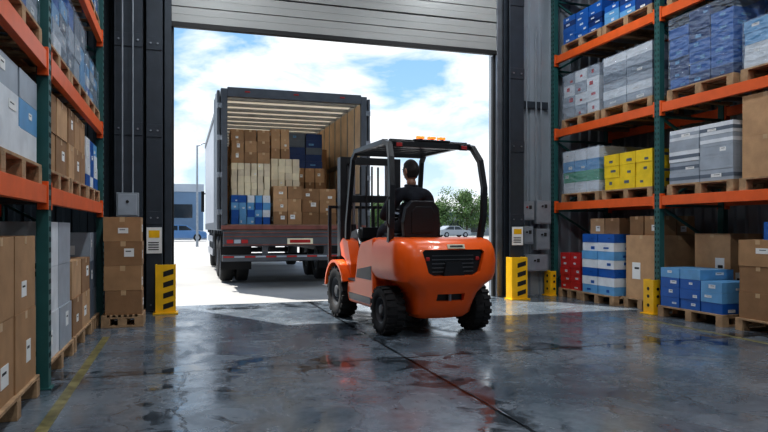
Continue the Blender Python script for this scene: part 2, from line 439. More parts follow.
def stack(name,x0,x1,y0,y1,z0,z1,nx,ny,nz,mats,label=0.4,band=None,tape=True,wrap=False,jit=0.009,pal=True,drop=0.0,layer=False,labm=None):
    if pal:
        pallet(x0-0.02,x1+0.02,y0-0.02,y1+0.02,z0); z0+=0.1422
    mb=MB(); dx=(x1-x0)/nx; dy=(y1-y0)/ny; dz=(z1-z0)/nz
    for k in range(nz):
        lm=mats[k%len(mats)]
        for i in range(nx):
            for j in range(ny):
                if k==nz-1 and nz>1 and random.random()<drop: continue
                m=lm if layer else random.choice(mats)
                g=0.003+random.random()*jit
                ax=x0+i*dx+g; bx=x0+(i+1)*dx-g; ay=y0+j*dy+g; by=y0+(j+1)*dy-g; az=z0+k*dz; bz=az+dz-0.002
                sh=(random.random()-0.5)*jit*1.2; ax+=sh; bx+=sh
                mb.bb(ax,bx,ay,by,az,bz,m)
                cx=(ax+bx)/2; cy=(ay+by)/2; e=0.0015
                if tape:
                    tw=min(0.028,(bx-ax)*0.1)
                    mb.bb(cx-tw,cx+tw,ay-e,by+e,bz-0.06*min(1,dz/0.3),bz+e*0.6,TAPE)
                    ty=min(0.028,(by-ay)*0.1)
                    mb.bb(ax-e,bx+e,cy-ty,cy+ty,bz-0.05*min(1,dz/0.3),bz-0.002,TAPE)
                if band:
                    h=bz-az
                    bm=band if not isinstance(band,list) else random.choice(band)
                    mb.bb(ax-e,bx+e,ay-e,by+e,az+h*0.30,az+h*0.62,bm)
                if random.random()<label:
                    lw=(by-ay)*random.uniform(0.16,0.34); lh=(bz-az)*random.uniform(0.18,0.36); yy=ay+(by-ay)*random.uniform(0.12,0.55); zz=az+(bz-az)*random.uniform(0.15,0.5)
                    LM=labm or LABEL
                    mb.bb(ax-2*e,bx+2*e,yy,yy+lw,zz,zz+lh,LM)
                    mb.bb(ax-2.6*e,bx+2.6*e,yy+lw*0.15,yy+lw*0.7,zz+lh*0.6,zz+lh*0.72,INK)
                if random.random()<label:
                    lw=(bx-ax)*random.uniform(0.16,0.34); lh=(bz-az)*random.uniform(0.18,0.36); xx=ax+(bx-ax)*random.uniform(0.12,0.55); zz=az+(bz-az)*random.uniform(0.15,0.5)
                    LM=labm or LABEL
                    mb.bb(xx,xx+lw,ay-2*e,by+2*e,zz,zz+lh,LM)
                    mb.bb(xx+lw*0.15,xx+lw*0.7,ay-2.6*e,by+2.6*e,zz+lh*0.6,zz+lh*0.72,INK)
    o=mb.obj(name)
    if wrap:
        w=MB(); e=0.012; w.bb(x0-e,x1+e,y0-e,y1+e,z0+0.005,z1+e,WRAP); wo=w.obj('stretch_wrap',bevel=0.02,seg=2); wo.parent=o
    return o

XA,XB=6.14,7.10
# right rack - level 1
stack('carton_stack',XA,XB,8.52,9.50,1.58,2.42,2,3,4,[WHITE,GREEN,LBLUE,WHITE],layer=True,band=None,tape=False,label=0.6,wrap=True)
stack('yellow_carton_stack',XA,XB,7.34,8.40,1.58,2.25,2,3,3,[YEL],tape=False,label=0.9,labm=GREYD)
stack('grey_carton_stack',XA,XB,5.98,7.02,1.58,2.42,2,2,5,[WHITE,GREYC,GREYC],tape=False,band=[WHITE,GREYC,GREYD],label=0.5,drop=0.3)
stack('cardboard_box_stack',XA,XB,4.62,5.86,1.58,2.66,2,2,2,CARD,label=0.5)
# level 2
stack('wrapped_carton_stack',XA,XB,8.52,9.50,2.82,3.70,2,3,4,[WHITE,GREYC,GREYC],tape=False,label=0.9,labm=RED,wrap=True)
stack('wrapped_carton_stack',XA,XB,7.34,8.42,2.82,3.72,2,2,6,[GREYC,WHITE,GREYC,GREYD],layer=True,tape=False,label=0.5,wrap=True)
stack('blue_carton_stack',XA,XB,5.98,7.02,2.82,3.88,2,3,7,[BLUE,BLUE,BLUED],tape=False,label=0.9,labm=LBLUE,wrap=True,drop=0.25)
stack('light_blue_carton_stack',XA,XB,4.70,5.84,2.82,3.50,2,3,4,[LBLUE,BLUE,WHITE],tape=False,label=0.5,wrap=True)
# level 3
stack('blue_carton_stack',XA,XB,8.46,9.50,4.08,4.66,2,3,5,[BLUE,BLUED,BLUE],tape=False,label=0.8,labm=WHITE,drop=0.3)
stack('blue_carton_stack',XA,XB,7.34,8.40,4.08,4.50,2,3,3,[LBLUE,BLUE,BLUED],tape=False,label=0.6)
stack('blue_carton_stack',XA,XB,5.98,7.02,4.08,4.80,2,3,4,[BLUE,BLUED],tape=False,label=0.4)
stack('cardboard_box_stack',XA,XB,4.70,5.84,4.08,4.90,2,2,2,CARD,label=0.4)
# floor level right
stack('red_carton_stack',6.12,6.95,8.98,9.56,0,0.74,2,2,5,[RED],tape=False,label=0.9,labm=WHITE)
stack('blue_white_carton_stack',6.08,7.0,8.08,8.88,0,1.06,2,2,7,[LBLUE,WHITE,BLUE,WHITE],layer=True,tape=False,label=0.8,labm=BLUE)
stack('large_cardboard_box',6.22,7.0,7.34,8.00,0,1.05,1,1,1,[C2],label=1)
stack('cardboard_box_stack',6.26,6.9,7.36,7.96,1.05,1.32,2,2,1,CARD,pal=False,label=0.3)
stack('cardboard_box_stack',6.20,6.9,8.12,8.84,1.06,1.30,2,2,1,CARD,pal=False,label=0.3)
stack('large_cardboard_box',6.58,7.1,6.45,7.05,0,1.08,1,1,1,[C2],label=1)
stack('blue_carton_stack',5.98,6.50,5.98,7.0,0,0.64,1,3,4,[BLUE,BLUE,LBLUE],tape=False,label=0.9,labm=WHITE,drop=0.34)
stack('cardboard_box_stack',6.0,6.9,4.75,5.78,0,1.02,2,2,3,CARD,label=0.5)
stack('blue_carton_stack',6.15,6.7,5.0,5.60,1.02,1.22,1,2,1,[BLUE,WHITE],tape=False,label=0.6,pal=False,labm=WHITE)

# left rack
XL0,XL1=-1.95,-0.95
stack('cardboard_box_stack',XL0,XL1,7.42,8.40,1.45,2.12,2,3,4,[LBLUE,WHITE,BLUE],tape=False,label=0.5)
stack('cardboard_box_stack',XL0,XL1,6.32,7.34,1.45,2.22,2,3,2,CARD,label=0.5)
stack('cardboard_box_stack',XL0,XL1,5.24,6.24,1.45,2.20,2,2,2,CARD,label=0.5)
stack('cardboard_box_stack',XL0,XL1,3.98,5.02,1.45,2.15,2,2,3,[WHITE,LBLUE,GREYC],tape=False,label=0.6)
for (a,b) in ((7.42,8.40),(6.32,7.34),(5.24,6.24),(3.98,5.02),(2.8,3.85)):
    stack('wrapped_carton_stack',XL0,XL1,a,b,2.40,random.uniform(3.0,3.27),2,3,random.choice((3,4,5)),[WHITE,LBLUE,GREYC,GREYD,BLUE],tape=False,label=0.6,wrap=True,drop=0.15)
for (a,b) in ((7.42,8.40),(6.32,7.34),(5.24,6.24)):
    stack('wrapped_carton_stack',XL0,XL1,a,b,3.50,4.30,2,3,4,[GREYC,LBLUE,BLUED,BLUE],tape=False,label=0.6,wrap=True)
stack('cardboard_box_stack',XL0,XL1,6.55,7.70,0,0.84,2,2,2,CARD,label=0.6)
stack('grey_carton_stack',XL0,XL1,7.78,8.36,0,1.10,2,2,3,[GREYC,GREYD],label=0.8,tape=False)
stack('white_carton_stack',XL0,XL1,5.28,6.45,0,1.20,2,2,3,[WHITE,GREYC],label=0.8,tape=False)
stack('cardboard_box_stack',XL0,XL1,3.8,4.95,0,1.1,2,2,2,CARD,label=0.5)
# free-standing box stack by the column
stack('cardboard_box_stack',-0.86,-0.44,8.06,8.50,0,1.28,1,1,4,CARD,label=0.8,jit=0.018)

# ------------------------------------------------------------------ forklift
FLP=(2.66,6.73,0); FLR=math.radians(4.6)
fk=empty('forklift',FLP,FLR)
def cw():
    lv=[(0.19,-0.30,0.28,0.10),(0.24,-0.37,0.33,0.14),(0.36,-0.43,0.355,0.17),(0.46,-0.47,0.39,0.18),(0.54,-0.51,0.47,0.21),(0.60,-0.535,0.56,0.22),(0.67,-0.545,0.59,0.23),(0.80,-0.55,0.597,0.23),(0.92,-0.53,0.59,0.23),(0.985,-0.49,0.578,0.22),(1.025,-0.43,0.555,0.20),(1.045,-0.34,0.515,0.17)]
    yf=0.30; vs=[]; n=0
    for z,yr,w,r in lv:
        ring=[(-w,yf,z)]
        ring.append((-w,yr+r+0.08,z))
        for i in range(11):
            a=math.pi+math.pi/2*i/10
            ring.append((-w+r+r*math.cos(a), yr+r+r*math.sin(a), z))
        m=w-r
        for t in (-0.5,0,0.5): ring.append((m*t*1.0, yr-0.03*(1-t*t), z))
        for i in range(11):
            a=1.5*math.pi+math.pi/2*i/10
            ring.append((w-r+r*math.cos(a), yr+r+r*math.sin(a), z))
        ring.append((w,yr+r+0.08,z)); ring.append((w,yf,z))
        n=len(ring); vs+=ring
    fs=[]
    for k in range(len(lv)-1):
        for i in range(n): fs.append((k*n+i,k*n+(i+1)%n,(k+1)*n+(i+1)%n,(k+1)*n+i))
    fs.append(tuple(reversed(range(n)))); fs.append(tuple(range((len(lv)-1)*n,len(lv)*n)))
    mb=MB(); mb.add(vs,fs,FL_OR,True); o=mb.obj('counterweight')
    cut=MB()
    for s in (-1,1):
        cut.tube([(s*0.40,0.0,0.27),(s*0.80,0.0,0.27)],0.32,FL_BK,40)
    grill=[(-0.30,0.69),(-0.36,0.90),(-0.33,0.925),(0.33,0.925),(0.36,0.90),(0.30,0.69),(0.24,0.655),(-0.24,0.655)]
    cut2=MB(); cut2.prism_y(grill,-0.80,-0.49,FL_BK)
    cut3=MB(); cut3.bb(-0.16,0.16,-0.7,-0.40,0.385,0.46,FL_BK)
    for c in (cut,cut2,cut3):
        c=c.obj('cutter')
        md=o.modifiers.new('b','BOOLEAN'); md.operation='DIFFERENCE'; md.object=c; md.solver='EXACT'
        bpy.context.view_layer.update()
        dg=bpy.context.evaluated_depsgraph_get()
        me=bpy.data.meshes.new_from_object(o.evaluated_get(dg))
        o.modifiers.clear(); o.data=me; bpy.data.objects.remove(c)
    for p in o.data.polygons: p.use_smooth=True
    try: o.data.set_sharp_from_angle(angle=math.radians(32))
    except Exception: pass
    o.parent=fk
cw()
mb=MB()
mb.prism_y([(-0.295,0.69),(-0.355,0.90),(-0.325,0.922),(0.325,0.922),(0.355,0.90),(0.295,0.69),(0.24,0.66),(-0.24,0.66)],-0.505,-0.492,FL_BK)
for i in range(5): mb.bb(-0.24,0.24,-0.522,-0.505,0.69+i*0.042,0.70+i*0.042,FL_GR)
mb.prism_y([(-0.12,0.655),(-0.09,0.80),(0.09,0.80),(0.12,0.655)],-0.545,-0.505,FL_BK)
mb.bb(-0.155,0.155,-0.41,-0.398,0.388,0.457,FL_BK); mb.cyl((0,-0.44,0.36),(0,-0.44,0.50),0.020,STEEL,12); mb.cyl((0,-0.45,0.49),(0,-0.45,0.53),0.032,FL_BK,12)
Mp=Matrix.Translation((0.02,-0.545,0.957))@Matrix.Rotation(math.radians(-25),4,'X')
mb.box((0,0,0),(0.20,0.012,0.05),PLATE,Mp); mb.box((0,-0.007,0),(0.15,0.003,0.022),INK,Mp)
mb.obj('grille',fk,bevel=0.004)
mb=MB()
for s in (-1,1): mb.bb(s*0.29-0.022,s*0.29+0.022,-0.525,-0.50,0.81,0.85,REDREFL)
mb.obj('tail_lights',fk,bevel=0.01,seg=2)
# body sides & hood
mb=MB()
side=[(0.28,0.24),(1.14,0.24),(1.20,0.36),(1.18,0.50),(0.92,0.52),(0.80,0.88),(0.72,0.98),(0.28,1.045)]
for s in (-1,1): mb.prism_x(side,s*0.40,s*0.585,FL_OR)
mb.bb(-0.40,0.40,0.24,0.84,0.40,0.96,FL_OR2)
mb.obj('side_panels',fk,bevel=0.03,seg=3)
mb=MB()
for s in (-1,1):
    mb.prism_x([(0.34,0.56),(0.84,0.56),(0.80,0.66),(0.34,0.72)],s*0.584,s*0.590,FL_GR)
    mb.bb(min(s*0.42,s*0.585),max(s*0.42,s*0.585),0.90,1.16,0.505,0.53,FL_GR)
    mb.prism_x([(0.36,0.28),(1.1,0.28),(1.14,0.36),(0.36,0.36)],s*0.583,s*0.589,FL_BK)
mb.bb(-0.42,0.42,0.84,1.40,0.46,0.50,FL_GR)
mb.bb(-0.44,0.44,0.10,0.80,0.965,0.985,FL_BK)
mb.bb(-0.42,0.42,0.3,1.7,0.24,0.44,FL_BK)
mb.obj('floor_and_steps',fk,bevel=0.006)
mb=MB()
for s in (-1,1):
    pr=[]
    for i in range(13):
        a=math.radians(8+i*150/12); pr.append((1.55+0.40*math.cos(a),0.34+0.40*math.sin(a)))
    inn=[(1.55+0.365*math.cos(math.radians(8+i*150/12)),0.34+0.365*math.sin(math.radians(8+i*150/12))) for i in range(12,-1,-1)]
    for i in range(12):
        q=[pr[i],pr[i+1],inn[12-(i+1)],inn[12-i]]
        x0,x1=(0.39,0.65) if s>0 else (-0.65,-0.39)
        mb.prism_x(q,x0,x1,FL_OR)
    mb.prism_x([(1.16,0.50),(1.24,0.62),(1.42,0.76),(1.55,0.79),(1.62,0.95),(1.50,1.02),(1.30,0.98),(1.18,0.7)],s*0.39,s*0.54,FL_OR)
mb.obj('front_fenders',fk)
mb=MB()
mb.prism_x([(1.28,0.46),(1.62,0.46),(1.66,0.9),(1.56,1.10),(1.36,1.14),(1.26,0.95)],-0.40,0.40,FL_BK)
mb.bb(-0.36,0.36,1.24,1.34,1.02,1.16,FL_BK)
mb.cyl((-0.06,1.28,0.85),(-0.06,0.86,1.29),0.028,FL_BK)
for i,x in enumerate((0.18,0.25,0.32)): mb.tube([(x,1.3,1.1),(x,1.22,1.25)],0.008,FL_BK,6); mb.ell((x,1.22,1.26),(0.018,0.018,0.022),FL_BK,n=8,h=6)
mb.obj('dashboard',fk,bevel=0.012,seg=2)
mb=MB()
Mst=Matrix.Translation((-0.06,0.83,1.32))@Matrix.Rotation(math.radians(22),4,'X')@Matrix.Rotation(math.radians(90),4,'Y')
mb.lathe([(0.17+0.014*math.cos(2*math.pi*i/8),0.014*math.sin(2*math.pi*i/8)) for i in range(8)],FL_BK,36,Mst,closed=True)
Ms2=Matrix.Translation((-0.06,0.83,1.32))@Matrix.Rotation(math.radians(22),4,'X')
mb.cyl((0,0,-0.03),(0,0,0.012),0.04,FL_BK,16,Ms2)
for a in (90,210,330): mb.tube([(0,0,-0.005),(0.165*math.cos(math.radians(a)),0.165*math.sin(math.radians(a)),0)],0.010,FL_BK,6,Ms2)
mb.obj('steering_wheel',fk)
# seat
mb=MB()
mb.bb(-0.30,0.18,0.22,0.74,0.985,1.06,SEATM)
mb.bb(-0.28,0.16,0.30,0.72,1.06,1.09,SEATM)
mb.obj('seat_cushion',fk,bevel=0.03,seg=3)
mb=MB()
Mb=Matrix.Translation((-0.06,0.17,1.04))@Matrix.Rotation(math.radians(7),4,'X')
mb.prism_y([(-0.20,0.0),(0.20,0.0),(0.225,0.18),(0.20,0.34),(0.13,0.42),(-0.13,0.42),(-0.20,0.34),(-0.225,0.18)],-0.045,0.045,SEATM,Mb)
mb.prism_y([(-0.13,0.06),(0.13,0.06),(0.14,0.30),(0.10,0.36),(-0.10,0.36),(-0.14,0.30)],-0.055,-0.04,SEATM,Mb)
mb.obj('seat_backrest',fk,bevel=0.03,seg=3)
mb=MB()
for s in (-1,1): mb.bb(-0.06+s*0.29-0.02,-0.06+s*0.29+0.02,0.25,0.50,1.18,1.22,SEATM); mb.bb(-0.06+s*0.29-0.015,-0.06+s*0.29+0.015,0.25,0.29,1.04,1.2,FL_BK)
mb.obj('armrests',fk,bevel=0.012,seg=2)
# overhead guard
mb=MB()
for s in (-1,1):
    mb.sq([(s*0.545,-0.12,1.0),(s*0.56,-0.19,1.30),(s*0.56,-0.20,1.60),(s*0.545,-0.14,1.90),(s*0.515,-0.02,2.06),(s*0.49,0.18,2.11)],0.030,FL_BK)
    mb.sq([(s*0.49,0.15,2.11),(s*0.47,1.20,2.11)],0.028,FL_BK)
    mb.sq([(s*0.47,1.16,2.11),(s*0.48,1.26,2.02),(s*0.50,1.42,1.2),(s*0.50,1.45,0.72)],0.028,FL_BK)
for y in (0.06,0.22,0.38,0.54,0.70,0.86,1.02,1.18): mb.bb(-0.48,0.48,y-0.018,y+0.018,2.10,2.13,FL_BK)
mb.bb(-0.50,0.50,0.0,0.05,2.04,2.11,FL_BK)
mb.bb(-0.48,0.48,1.16,1.20,2.06,2.13,FL_BK)
mb.tube([(-0.57,-0.16,1.15),(-0.61,-0.20,1.2),(-0.61,-0.20,1.45),(-0.57,-0.18,1.5)],0.012,FL_BK,8)
mb.obj('overhead_guard',fk,bevel=0.004)
mb=MB()
for x in (-0.12,0.02,0.14):
    mb.cyl((x,0.03,2.13),(x,0.03,2.142),0.03,FL_BK,14); mb.bb(x-0.045,x+0.045,0.01,0.05,2.142,2.17,BEACON)
mb.bb(-0.20,0.24,-0.0,0.06,2.115,2.135,FL_BK)
for s in (-1,1): mb.bb(s*0.40-0.045,s*0.40+0.045,-0.03,0.0,2.03,2.09,FL_BK); mb.bb(s*0.40-0.035,s*0.40+0.035,-0.035,-0.03,2.04,2.08,REDREFL)
mb.obj('beacon_lights',fk,bevel=0.005)
def wheel(mb,cx,cy,r,w,rim,M0=None,lugs=18,rm=FL_GR,rt=RUBBER):
    M=Matrix.Translation((cx,cy,r))
    if M0 is not None: M=M0@M
    ri=r*rim; h=w/2
    R0=r*0.95 if lugs else r
    prof=[(ri,-h*0.8),(ri*1.06,-h*0.95),(r*0.84,-h),(R0*0.97,-h*0.88),(R0,-h*0.6),(R0,h*0.6),(R0*0.97,h*0.88),(r*0.84,h),(ri*1.06,h*0.95),(ri,h*0.8)]
    mb.lathe(prof,rt,40,M)
    if lugs:
        for k in range(lugs):
            for sd in (-1,1):
                R=Matrix.Rotation(2*math.pi*(k+(0.5 if sd>0 else 0))/lugs,4,'X')
                mb.bb(min(sd*0.01,sd*h*0.96),max(sd*0.01,sd*h*0.96),-r*0.085,r*0.085,r*0.90,r*0.995,rt,M@R)
    for sd in (-1,1):
        mb.lathe([(ri,sd*h*0.8),(ri*0.93,sd*h*0.82),(ri*0.88,sd*h*0.4),(ri*0.45,sd*h*0.3),(ri*0.42,sd*h*0.75),(ri*0.2,sd*h*0.8),(0.001,sd*h*0.8)],rm,32,M)
        for k in range(6):
            a=2*math.pi*k/6; y=ri*0.65*math.cos(a); z=ri*0.65*math.sin(a)
            mb.cyl((sd*h*0.25,y,z),(sd*h*0.5,y,z),ri*0.06,STEEL,6,M)
mb=MB()
for s in (-1,1): wheel(mb,s*0.525,0.0,0.262,0.21,0.55,lugs=20)
for s in (-1,1): wheel(mb,s*0.525,1.55,0.33,0.23,0.56,rm=FL_GR)
mb.bb(-0.4,0.4,-0.05,0.05,0.2,0.32,FL_BK); mb.bb(-0.4,0.4,1.48,1.62,0.25,0.40,FL_BK)
mb.obj('wheels',fk)
# mast
mb=MB()
for s in (-1,1):
    mb.bb(s*0.40-0.045,s*0.40+0.045,1.88,2.02,0.08,2.12,FL_BK)
    mb.bb(s*0.305-0.03,s*0.305+0.03,1.92,2.04,0.10,2.10,FL_GR)
    mb.cyl((s*0.24,1.92,0.15),(s*0.24,1.92,1.2),0.035,FL_BK,12); mb.cyl((s*0.24,1.92,1.2),(s*0.24,1.92,2.02),0.02,STEEL,12)
    mb.bb(s*0.13-0.012,s*0.13+0.012,1.94,1.96,0.5,2.0,FL_BK)
    mb.tube([(s*0.30,1.45,0.55),(s*0.34,1.88,0.75)],0.035,FL_BK,10)
for z in (0.12,0.9,1.5,2.02): mb.bb(-0.38,0.38,1.88,1.92,z,z+0.10,FL_BK)
mb.tube([(-0.06,1.90,2.0),(-0.08,1.86,1.5),(-0.06,1.86,0.9)],0.014,FL_BK,8); mb.tube([(0.02,1.90,2.0),(0.0,1.85,1.5),(0.02,1.86,0.9)],0.014,FL_BK,8)
mb.obj('mast',fk,bevel=0.004)
mb=MB()
mb.bb(-0.56,0.56,2.05,2.09,0.30,0.40,FL_BK); mb.bb(-0.56,0.56,2.05,2.09,0.66,0.76,FL_BK)
for x in (-0.54,-0.3,-0.1,0.1,0.3,0.54): mb.bb(x-0.022,x+0.022,2.05,2.08,0.4,1.45,FL_BK)
mb.bb(-0.56,0.56,2.05,2.08,1.42,1.46,FL_BK)
for s in (-1,1):
    mb.bb(s*0.26-0.055,s*0.26+0.055,2.09,2.13,0.25,0.78,FL_GR)
    mb.prism_x([(2.09,0.25),(3.20,0.265),(3.20,0.275),(2.13,0.295)],s*0.26-0.055,s*0.26+0.055,FL_GR)
mb.obj('fork_carriage',fk,bevel=0.003)

# ------------------------------------------------------------------ driver
dr=empty('forklift_driver',FLP,FLR)
def skin_obj(name,pts,edges,rad,parent,sub=2,root=0):
    me=bpy.data.meshes.new(name); me.from_pydata(pts,edges,[]); o=bpy.data.objects.new(name,me); COL.objects.link(o)
    md=o.modifiers.new('skin','SKIN'); md.use_smooth_shade=True; md.branch_smoothing=0.6
    for i,sv in enumerate(me.skin_vertices[0].data):
        sv.radius=rad[i] if isinstance(rad[i],tuple) else (rad[i],rad[i]); sv.use_root=(i==root)
    s=o.modifiers.new('sub','SUBSURF'); s.levels=sub; s.render_levels=sub
    bpy.context.view_layer.update(); dg=bpy.context.evaluated_depsgraph_get()
    m2=bpy.data.meshes.new_from_object(o.evaluated_get(dg)); o.modifiers.clear(); o.data=m2; m2.name=name
    for p in m2.polygons: p.use_smooth=True
    o.parent=parent; return o
dxx=-0.06
P=[(0,.42,1.16),(0,.40,1.30),(0,.385,1.45),(0,.39,1.56),(0,.40,1.64),(0,.41,1.74),
   (-.13,.39,1.545),(-.205,.40,1.51),(-.30,.53,1.27),(-.17,.74,1.355),(-.125,.80,1.375),
   (.13,.39,1.545),(.205,.40,1.51),(.30,.53,1.27),(.17,.74,1.355),(.125,.80,1.375),
   (-.09,.48,1.15),(-.17,.86,1.14),(-.17,1.03,.66),(-.17,1.05,.60),
   (.09,.48,1.15),(.17,.86,1.14),(.17,1.03,.66),(.17,1.05,.60)]
P=[(a+dxx,b,c) for a,b,c in P]
E=[(0,1),(1,2),(2,3),(3,4),(4,5),(3,6),(6,7),(7,8),(8,9),(9,10),(3,11),(11,12),(12,13),(13,14),(14,15),(0,16),(16,17),(17,18),(18,19),(0,20),(20,21),(21,22),(22,23)]
R=[.175,.175,.195,.13,.072,.066,.105,.098,.068,.046,.034,.105,.098,.068,.046,.034,.115,.085,.056,.05,.115,.085,.056,.05]
body=skin_obj('body',P,E,R,dr,2)
for m in (SHIRT,TROUS,SKIN): body.data.materials.append(m)
for p in body.data.polygons:
    c=p.center
    k=0
    if c.z>1.645 and abs(c.x-dxx)<0.1: k=2
    elif c.y>0.755 and c.z>1.29: k=2
    elif c.z<1.20 and (c.y>0.5 or c.z<1.14): k=1
    p.material_index=k
mb=MB()
mb.tube([(dxx+0.066*math.cos(a),0.403+0.066*math.sin(a),1.640+0.008*math.sin(a)) for a in [2*math.pi*i/16 for i in range(17)]],0.018,SHIRT,8); mb.obj('collar',dr)
hb=MB()
def hfn(d,p):
    x,y,z=d
    if z<0:
        p.x*=1-0.28*(-z)
        if y<0: p.y*=1-0.40*(-z)
    if y>0:
        p.y+=0.024*math.exp(-((x/0.14)**2+((z+0.16)/0.16)**2))
        for sx in (-1,1): p.y-=0.010*math.exp(-(((x-sx*0.36)/0.16)**2+((z-0.05)/0.12)**2))
        p.y+=0.008*math.exp(-((x/0.3)**2+((z+0.80)/0.15)**2))
    return p
Mh=Matrix.Translation((dxx,0.415,1.815))@Matrix.Rotation(math.radians(22),4,'Z')@Matrix.Rotation(math.radians(-6),4,'X')@Matrix.Scale(1.08,4)
hb.ell((0,0,0),(0.076,0.096,0.120),SKIN,Mh,n=48,h=36,fn=hfn)
def hair(d,p):
    p=hfn(d,p); x,y,z=d
    s=1.0
    top = z>0.45+0.25*max(0,y)
    back = y<0.05 and z>-0.62
    sidep= abs(x)>0.6 and z>-0.05 and y<0.45
    if top or back or sidep: s=1.085+0.012*math.sin(x*40)*math.sin(z*33)
    else: s=0.965
    return p*s
hb.ell((0,0,0),(0.076,0.096,0.120),HAIR,Mh,n=56,h=44,fn=hair)
for s in (-1,1):
    hb.ell((s*0.080,0.0,-0.005),(0.010,0.020,0.033),SKIN,Mh,n=12,h=8)
    hb.ell((s*0.028,0.082,0.008),(0.012,0.010,0.009),EYEM,Mh,n=12,h=8); hb.ell((s*0.028,0.0905,0.008),(0.005,0.003,0.005),INK,Mh,n=8,h=6)
    hb.tube([(s*0.015,0.094,0.028),(s*0.030,0.093,0.032),(s*0.045,0.084,0.028)],0.004,HAIR,6,Mh)
hb.ell((0,0.086,-0.058),(0.024,0.008,0.006),LIP,Mh,n=12,h=8)
hb.obj('head',dr,recalc=False)
def hand(name,wrist,rz,s):
    T=Matrix.Translation(wrist)@Matrix.Rotation(rz,4,'Z')@Matrix.Rotation(math.radians(8),4,'X')
    pts=[(0,0,0),(0,.045,0.002)]; ed=[(0,1)]; rad=[.028,(.034,.018)]
    ks=[(-.030,.082,0,.80),(-.010,.090,.003,.95),(.011,.090,.003,1.03),(.031,.084,0,.93)]
    for (x,y,z,l) in ks:
        x*=s if s else 1
        i=len(pts)
        pts+= [(x,y,z),(x*1.02,y+.030*l,z-.012),(x*1.0,y+.030*l,z-.036*l),(x*.98,y+.006,z-.045*l)]
        ed+=[(1,i),(i,i+1),(i+1,i+2),(i+2,i+3)]; rad+=[.0115,.0105,.0095,.008]
    i=len(pts); pts+=[(s*.034,.040,-.006),(s*.050,.066,-.020),(s*.044,.088,-.036)]; ed+=[(1,i),(i,i+1),(i+1,i+2)]; rad+=[.014,.011,.009]
    o=skin_obj(name,[tuple(T@Vector(p)) for p in pts],ed,rad,dr,1)
    o.data.materials.append(SKIN)
hand('left_hand',(dxx-.125,.80,1.378),math.radians(8),1)
hand('right_hand',(dxx+.125,.80,1.378),math.radians(-8),-1)
mb=MB()
for s in (-1,1):
    mb.ell((dxx+s*0.17,1.10,0.545),(0.048,0.135,0.05),SHOE,n=16,h=10,fn=lambda d,p: Vector((p.x,p.y,max(p.z,-0.043))))
    mb.cyl((dxx+s*0.17,1.05,0.53),(dxx+s*0.17,1.045,0.64),0.046,SHOE,14)
mb.obj('shoes',dr)

# ------------------------------------------------------------------ truck
tk=empty('box_truck',(0,0,0))
TX0,TX1,TY0,TY1=0.73,3.54,12.5,21.2; TB=1.22; TT=3.78
mb=MB()
mb.bb(TX0,TX0+0.06,TY0+0.1,TY1,TB-0.1,TT-0.04,TR_SIDE)
mb.bb(TX1-0.06,TX1,TY0+0.1,TY1,TB-0.1,TT-0.04,TR_SIDE)
mb.bb(TX0,TX1,TY1-0.06,TY1,TB-0.1,TT-0.04,TR_SIDE)
mb.bb(TX0-0.005,TX0,TY0+0.1,TY1,TB-0.12,TB+0.06,TR_GREY); mb.bb(TX0-0.02,TX0+0.03,TY0+0.1,TY1,TT-0.12,TT,TR_GREY); mb.bb(TX1-0.03,TX1+0.02,TY0+0.1,TY1,TT-0.12,TT,TR_GREY)
mb.bb(TX0+0.06,TX0+0.075,TY0+0.12,TY1-0.06,TB,TT-0.12,TR_PLY); mb.bb(TX1-0.075,TX1-0.06,TY0+0.12,TY1-0.06,TB,TT-0.12,TR_PLY)
mb.bb(TX0+0.07,TX1-0.07,TY1-0.08,TY1-0.06,TB,TT-0.12,TR_PLY)
y=TY0+0.6
while y<TY1-0.3:
    mb.bb(TX1-0.085,TX1-0.075,y,y+0.04,TB,TT-0.1,STEEL); mb.bb(TX0+0.075,TX0+0.085,y,y+0.04,TB,TT-0.1,STEEL)
    mb.bb(TX0+0.06,TX1-0.06,y,y+0.05,TT-0.11,TT-0.045,STEEL)
    y+=0.6
for z in (1.75,2.5): mb.bb(TX1-0.09,TX1-0.075,TY0+0.12,TY1-0.1,z,z+0.10,STEEL)
mb.obj('cargo_box',tk)
mb=MB(); mb.bb(TX0+0.03,TX1-0.03,TY0+0.1,TY1,TT-0.03,TT-0.02,TRLU); mb.obj('translucent_roof',tk)
mb=MB(); mb.bb(TX0+0.06,TX1-0.06,TY0,TY1-0.06,TB-0.12,TB,TR_FLOOR)
for i in range(1,14):
    x=TX0+0.06+(TX1-TX0-0.12)*i/14; mb.bb(x-0.004,x+0.004,TY0+0.02,TY1-0.1,TB-0.001,TB+0.0015,INK)
mb.obj('cargo_bed',tk)
mb=MB()
mb.bb(TX0-0.02,TX0+0.10,TY0,TY0+0.1,TB-0.12,TT,TR_GREY); mb.bb(TX1-0.10,TX1+0.02,TY0,TY0+0.1,TB-0.12,TT,TR_GREY)
mb.bb(TX0+0.10,TX1-0.10,TY0,TY0+0.1,TT-0.15,TT+0.03,TR_GREY)
mb.bb(TX0-0.02,TX1+0.02,TY0-0.02,TY0,TB-0.10,TB-0.02,TR_RUST)
for s,x in ((-1,TX0),(1,TX1)):
    a,b=(x-0.09,x-0.04) if s<0 else (x+0.04,x+0.09)
    mb.bb(a,b,TY0+0.02,TY0+1.30,TB-0.1,TT-0.04,TR_GREY)
    for yy in (0.35,0.95): mb.cyl(((a if s<0 else b),TY0+yy,TB-0.1),((a if s<0 else b),TY0+yy,TT-0.05),0.015,STEEL,8)
    for zz in (1.4,2.1,2.8,3.4): mb.bb(min(a,x),max(b,x),TY0-0.01,TY0+0.03,zz,zz+0.10,STEEL)
for x in (1.2,2.13,3.05): mb.bb(x-0.05,x+0.05,TY0-0.012,TY0,TT-0.06,TT-0.03,REDREFL)
mb.obj('rear_frame',tk,bevel=0.006)
mb=MB()
